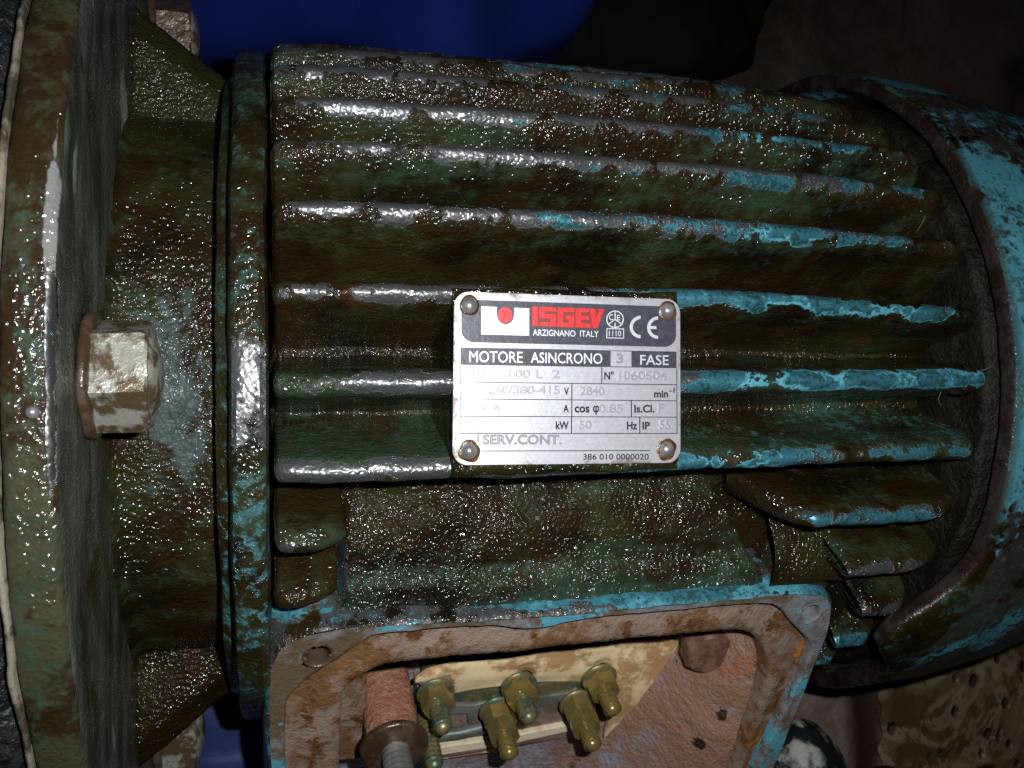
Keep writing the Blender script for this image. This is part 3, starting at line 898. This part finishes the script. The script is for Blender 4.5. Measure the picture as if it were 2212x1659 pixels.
def poly_letters(polys, z, m, name):
    vs, fs = [], []
    for q in polys:
        k = len(vs); vs += [pl(x, y + (x - 762) * .035, z) for x, y in q]; fs.append(tuple(range(k, k + len(q))))
    return make(name, (vs, fs), m, npl, smooth=False)


t0, b0 = 212, 380
poly_letters([
    [(775, t0), (822, t0), (822, b0), (775, b0)],
    [(838, t0), (985, t0), (985, t0 + 34), (886, t0 + 34), (886, t0 + 62), (985, t0 + 62), (985, b0), (838, b0), (838, b0 - 34), (938, b0 - 34), (938, t0 + 98), (838, t0 + 98)],
    [(1000, t0), (1145, t0), (1145, t0 + 34), (1048, t0 + 34), (1048, b0 - 34), (1098, b0 - 34), (1098, t0 + 100), (1072, t0 + 100), (1072, t0 + 66), (1145, t0 + 66), (1145, b0), (1000, b0)],
    [(1160, t0), (1278, t0), (1278, t0 + 34), (1206, t0 + 34), (1206, t0 + 66), (1278, t0 + 66), (1278, t0 + 100), (1206, t0 + 100), (1206, b0 - 34), (1290, b0 - 34), (1300, b0), (1160, b0)],
    [(1286, t0), (1330, t0), (1338, t0 + 105), (1370, t0), (1412, t0), (1352, b0), (1312, b0)]],
    L3, 'red', 'brand_lettering')
text('ARZIGNANO', 780, 412, 1160, 468, L2, 'printwhite', slope=.03, bold=.012)
text('ITALY', 1200, 424, 1366, 478, L2, 'printwhite', slope=.03, bold=.012)
# certification mark
def ringp(cx, cy, r0, r1, a0=0, a1=360, n=40, asp=1.0):
    out = []
    for k in range(n):
        A, B = R(a0 + (a1 - a0) * k / n), R(a0 + (a1 - a0) * (k + 1) / n)
        out.append([(cx + r1 * asp * math.cos(A), cy + r1 * math.sin(A)), (cx + r1 * asp * math.cos(B), cy + r1 * math.sin(B)), (cx + r0 * asp * math.cos(B), cy + r0 * math.sin(B)), (cx + r0 * asp * math.cos(A), cy + r0 * math.sin(A))])
    return out
def seg(x0, y0, x1, y1, wd):
    d = Vector((x1 - x0, y1 - y0)).normalized(); n = Vector((-d.y, d.x)) * wd / 2
    return [(x0 + n.x, y0 + n.y), (x1 + n.x, y1 + n.y), (x1 - n.x, y1 - n.y), (x0 - n.x, y0 - n.y)]
def flats(name, polys, z, m):
    vs, fs = [], []
    for iq, q in enumerate(polys):
        k = len(vs); vs += [pl(x, y, z + iq * .00002) for x, y in q]; fs.append(tuple(range(k, k + len(q))))
    return make(name, (vs, fs), m, npl, smooth=False)
flats('certification_mark', ringp(1510, 325, 68, 78) + [seg(1510, 250, 1510, 330, 9), seg(1510, 326, 1446, 372, 9), seg(1510, 326, 1574, 372, 9),
      seg(1434, 408, 1588, 411, 8), seg(1434, 489, 1588, 493, 8), seg(1436, 408, 1436, 490, 8), seg(1585, 411, 1585, 493, 8)], L2, 'printwhite')
text('C', 1458, 280, 1494, 332, L2, 'printwhite', bold=.01); text('E', 1528, 286, 1556, 334, L2, 'printwhite', bold=.01)
text('I', 1506, 356, 1516, 392, L2, 'printwhite'); text('1110', 1456, 426, 1564, 476, L2, 'printwhite', bold=.01)
# CE mark
flats('conformity_mark', ringp(1740, 394, 72, 100, 92, 268, 26) + ringp(1893, 400, 72, 100, 92, 268, 26) + [seg(1800, 398, 1876, 400, 26)], L2, 'printwhite')
# title
text('MOTORE', 215, 604, 690, 704, L2, 'printwhite', slope=.016, bold=.0)
text('ASINCRONO', 762, 616, 1398, 712, L2, 'printwhite', slope=.016, bold=.010)
text('FASE', 1733, 640, 1985, 730, L2, 'printwhite', slope=.012, bold=.010)
flat('printed_white_box', [(1472, 606), (1655, 612), (1655, 745), (1472, 742)], L2, 'plate')
text('3', 1520, 628, 1585, 718, L3, 'inkgrey', 'stamped_text', stamped=True)
# printed captions
K = 'ink2'
text('TIPO', 165, 768, 356, 838, L1, 'inkgrey', slope=.012)
text('N\u00b0', 1415, 786, 1500, 860, L1, K, bold=.032)
text('V', 1058, 930, 1103, 998, L1, K, bold=.032); text('min', 1855, 955, 1980, 1018, L1, K, bold=.032); text('-1', 1990, 930, 2038, 975, L1, K, bold=.032)
text('A', 1052, 1082, 1102, 1148, L1, K, bold=.032); text('cos', 1152, 1095, 1285, 1152, L1, K, bold=.032); text('\u03c6', 1315, 1088, 1370, 1170, L1, K, bold=.032)
text('Is.Cl.', 1680, 1082, 1858, 1152, L1, K, bold=.032); text('kW', 985, 1228, 1102, 1300, L1, K, bold=.032)
text('Hz', 1615, 1230, 1706, 1300, L1, K, bold=.032); text('IP', 1752, 1232, 1820, 1300, L1, K, bold=.032)
text('386 010 0000020', 1228, 1515, 1808, 1568, L1, K, bold=.012, slope=-.004)
# stamped values
st = lambda b, x0, y0, x1, y1: text(b, x0, y0, x1, y1, .001, 'plate', 'stamped_text', stamped=True)
st('S  100 L  2', 400, 768, 1025, 850); st('1060504', 1540, 780, 1972, 865)
st('220-240/380-415', 145, 910, 1025, 990); st('2840', 1200, 918, 1418, 1000)
st('11-6.4', 175, 1068, 500, 1150); st('0.85', 1362, 1075, 1585, 1155); st('F', 1890, 1070, 1945, 1155)
st('3', 172, 1225, 210, 1298); st('50', 1190, 1218, 1305, 1298); st('55', 1900, 1215, 1998, 1298)
text('SERV.CONT.', 340, 1345, 1040, 1435, .001, 'inkgrey', 'stamped_text', stamped=True)
for (cx, cy, gr) in ((215, 198, .6), (1976, 250, .8), (216, 1493, 1.25), (1962, 1475, 1.4)):
    c = pl(cx, cy)
    vf = zlathe([(.0001, .016), (.006, .0152), (.012, .012), (.0165, .006), (.018, .0)], 28)
    rv = make('rivet', ([(v[0] + c[0], v[1] + c[1], v[2] + c[2]) for v in vf[0]], vf[1]), 'rivet', npl)
    ring = []
    for k in range(48):
        a = 2 * math.pi * k / 48
        q = .0195 + (.0045 * gr) * (.75 + mnoise.noise(Vector((math.cos(a) * 1.1, math.sin(a) * 1.1, cx * .37))))
        ring.append([(c[0] + rr * math.cos(a), c[1] + rr * math.sin(a), c[2] + zz) for rr, zz in ((.012, .0036), (.019, .0034), (q, .0014))])
    make('grime_ring', gridf(ring, close_u=True), 'grime', npl)

# ---- beads of oil along the valleys and rims
random.seed(11)
parts = []
def bead(x, y, z, r):
    n, m = 6, 8; rows = []
    for i in range(n + 1):
        a = math.pi * i / n
        rows.append([(x + r * math.sin(a) * math.cos(2 * math.pi * k / m) * 1.3, y + r * math.sin(a) * math.sin(2 * math.pi * k / m), z + r * math.cos(a) * .7) for k in range(m)])
    parts.append(gridf(rows, close_v=True))
for (th0, lo, hi, n) in ((15.2, .02, 1.0, 70), (3.6, .02, .36, 60), (26.0, .02, .25, 14), (-14.2, .02, .12, 12)):
    for _ in range(n):
        x = random.uniform(lo, hi); th = R(th0 + random.gauss(0, .7)); rr = .722 + random.uniform(-.002, .006)
        bead(x, rr * math.sin(th), rr * math.cos(th), random.choice((.003, .004, .005, .008)))
ob = make('oil_beads', cat(*parts), 'drop', motor); ob['kind'] = 'stuff'
# fluff and dry grass caught behind the fins
parts = []
for _ in range(5):
    th = R(random.uniform(-24, 36)); r0 = random.uniform(.8, .96)
    p0 = Vector((1.70 + random.uniform(-.05, .04), r0 * math.sin(th), r0 * math.cos(th))); d = Vector((random.uniform(-.6, .6), random.uniform(-1, 1), random.uniform(0, .6))).normalized()
    L = random.uniform(.04, .10); bend = Vector((random.uniform(-1, 1), random.uniform(-1, 1), 0)) * .03
    parts.append(tube([p0 + d * L * k / 5 + bend * math.sin(k / 5 * math.pi) for k in range(6)], .0008, 5))
ob = make('caught_fibres', cat(*parts), 'hair', motor); ob['kind'] = 'stuff'


# ------------------------------------------------------------------ surroundings
def setting(o, label):
    o['kind'] = 'structure'; o['label'] = label; return o


rows = [[(-30 + 60 * i / 60, -30 + 60 * j / 60, -1.25) for j in range(61)] for i in range(61)]
setting(make('floor', gridf(rows), 'floor'), 'oil stained brown concrete floor')
# raised concrete slab beside the motor, with foam on its right part
rows = []
for i in range(71):
    row = []
    for j in range(71):
        x = 1.2 + 4.2 * i / 70; y = -3.4 + 2.33 * j / 70
        row.append((x, y, -.39 - .05 * math.exp(-((x - 2.42 + .05 * math.sin(y * 5)) / .07) ** 2) + .015 * mnoise.noise(Vector((x * 2, y * 2, 0)))))
    rows.append(row)
bot = [[(p[0], p[1], -1.24) for p in r] for r in rows]
setting(make('concrete_slab', shell(rows, .8), 'slab'), 'raised pinkish brown concrete slab beside the fan cover')
rows = []
for j in range(121):
    y = -3.0 + 1.92 * j / 120; row = []
    x0 = 2.47 + .06 * mnoise.noise(Vector((1, y * 4, 0))) + .02 * mnoise.noise(Vector((1, y * 17, 0)))
    for i in range(91):
        x = x0 + (4.8 - x0) * i / 90
        row.append((x, y, -.378 + .010 * min(1, (x - x0) / .04) + .012 * mnoise.noise(Vector((x * 3, y * 3, 0))) + .006 * mnoise.noise(Vector((x * 11, y * 11, 0)))))
    rows.append(row)
v_, f_ = gridf(rows)
o = make('oil_foam', (v_, f_), 'foam'); tag(o, 'bubbly brown oil foam on the slab below the fan cover', 'foam', kind='stuff')


def blob(cx, cy, cz, ax, ay, az, fold, e=2.4, nu=120, nv=80, seed=0):
    rows = []
    for i in range(nu):
        u = 2 * math.pi * i / nu; row = []
        for j in range(nv + 1):
            v = math.pi * j / nv
            x, y, z = math.sin(v) * math.cos(u), math.sin(v) * math.sin(u), math.cos(v)
            q = (abs(x) ** e + abs(y) ** e + abs(z) ** e) ** (-1 / e)
            p = (cx + ax * x * q, cy + ay * y * q, cz + az * z * q)
            f = fold(p[0], p[1], p[2]) if fold else 0
            row.append((p[0] + f * x, p[1] + f * y, p[2] + f * z))
        rows.append(row)
    return gridf(rows, close_u=True)


fold1 = lambda x, y, z: .13 * math.sin(x * 6.2 + y * 2.4 + 1.0) * math.sin(x * 1.7 + .6) + .05 * math.sin(x * 9 - y * 3) * mnoise.noise(Vector((x, y, z))) + .05 * mnoise.noise(Vector((x * 2.5, y * 1.2, z)))
o = make('trouser_leg', blob(.16, 2.05, -.72, 1.12, .86, .42, fold1, 5), 'blue'); tag(o, 'bright blue folded cotton cloth lying behind the top of the motor', 'cloth')
o = make('dark_shape', blob(1.66, 2.05, -1.0, .72, .78, .30, lambda x, y, z: .22 * mnoise.noise(Vector((x * 2.2, y * 2.2, z))) + .05 * mnoise.noise(Vector((x * 9, y * 9, z))), 2.3), 'nearblack'); tag(o, 'near black lumpy shape to the right of the bright blue cloth', 'cloth')  # near black lumpy shape beside the blue cloth
o = make('folded_cloth', blob(-.10, -1.50, -.50, .32, .46, .28, lambda x, y, z: .05 * math.sin(y * 22) + .04 * mnoise.noise(Vector((x * 3, y * 3, z))), 3), 'navy'); tag(o, 'dark navy folded cloth between the flange bolt and the terminal box', 'cloth')
o = make('work_boot', blob(2.00, -1.70, -.24, .185, .36, .22, lambda x, y, z: .03 * mnoise.noise(Vector((x * 5, y * 5, z * 5))), 2.3), 'boot'); tag(o, 'black rounded boot toe smeared with white beside the terminal box', 'boot')
o = make('dark_rag', blob(2.36, -1.92, -.33, .26, .30, .09, lambda x, y, z: .08 * mnoise.noise(Vector((x * 3, y * 3, z * 3))), 2.3), 'nearblack'); tag(o, 'black rag lying on the slab right of the smeared boot toe', 'rag')
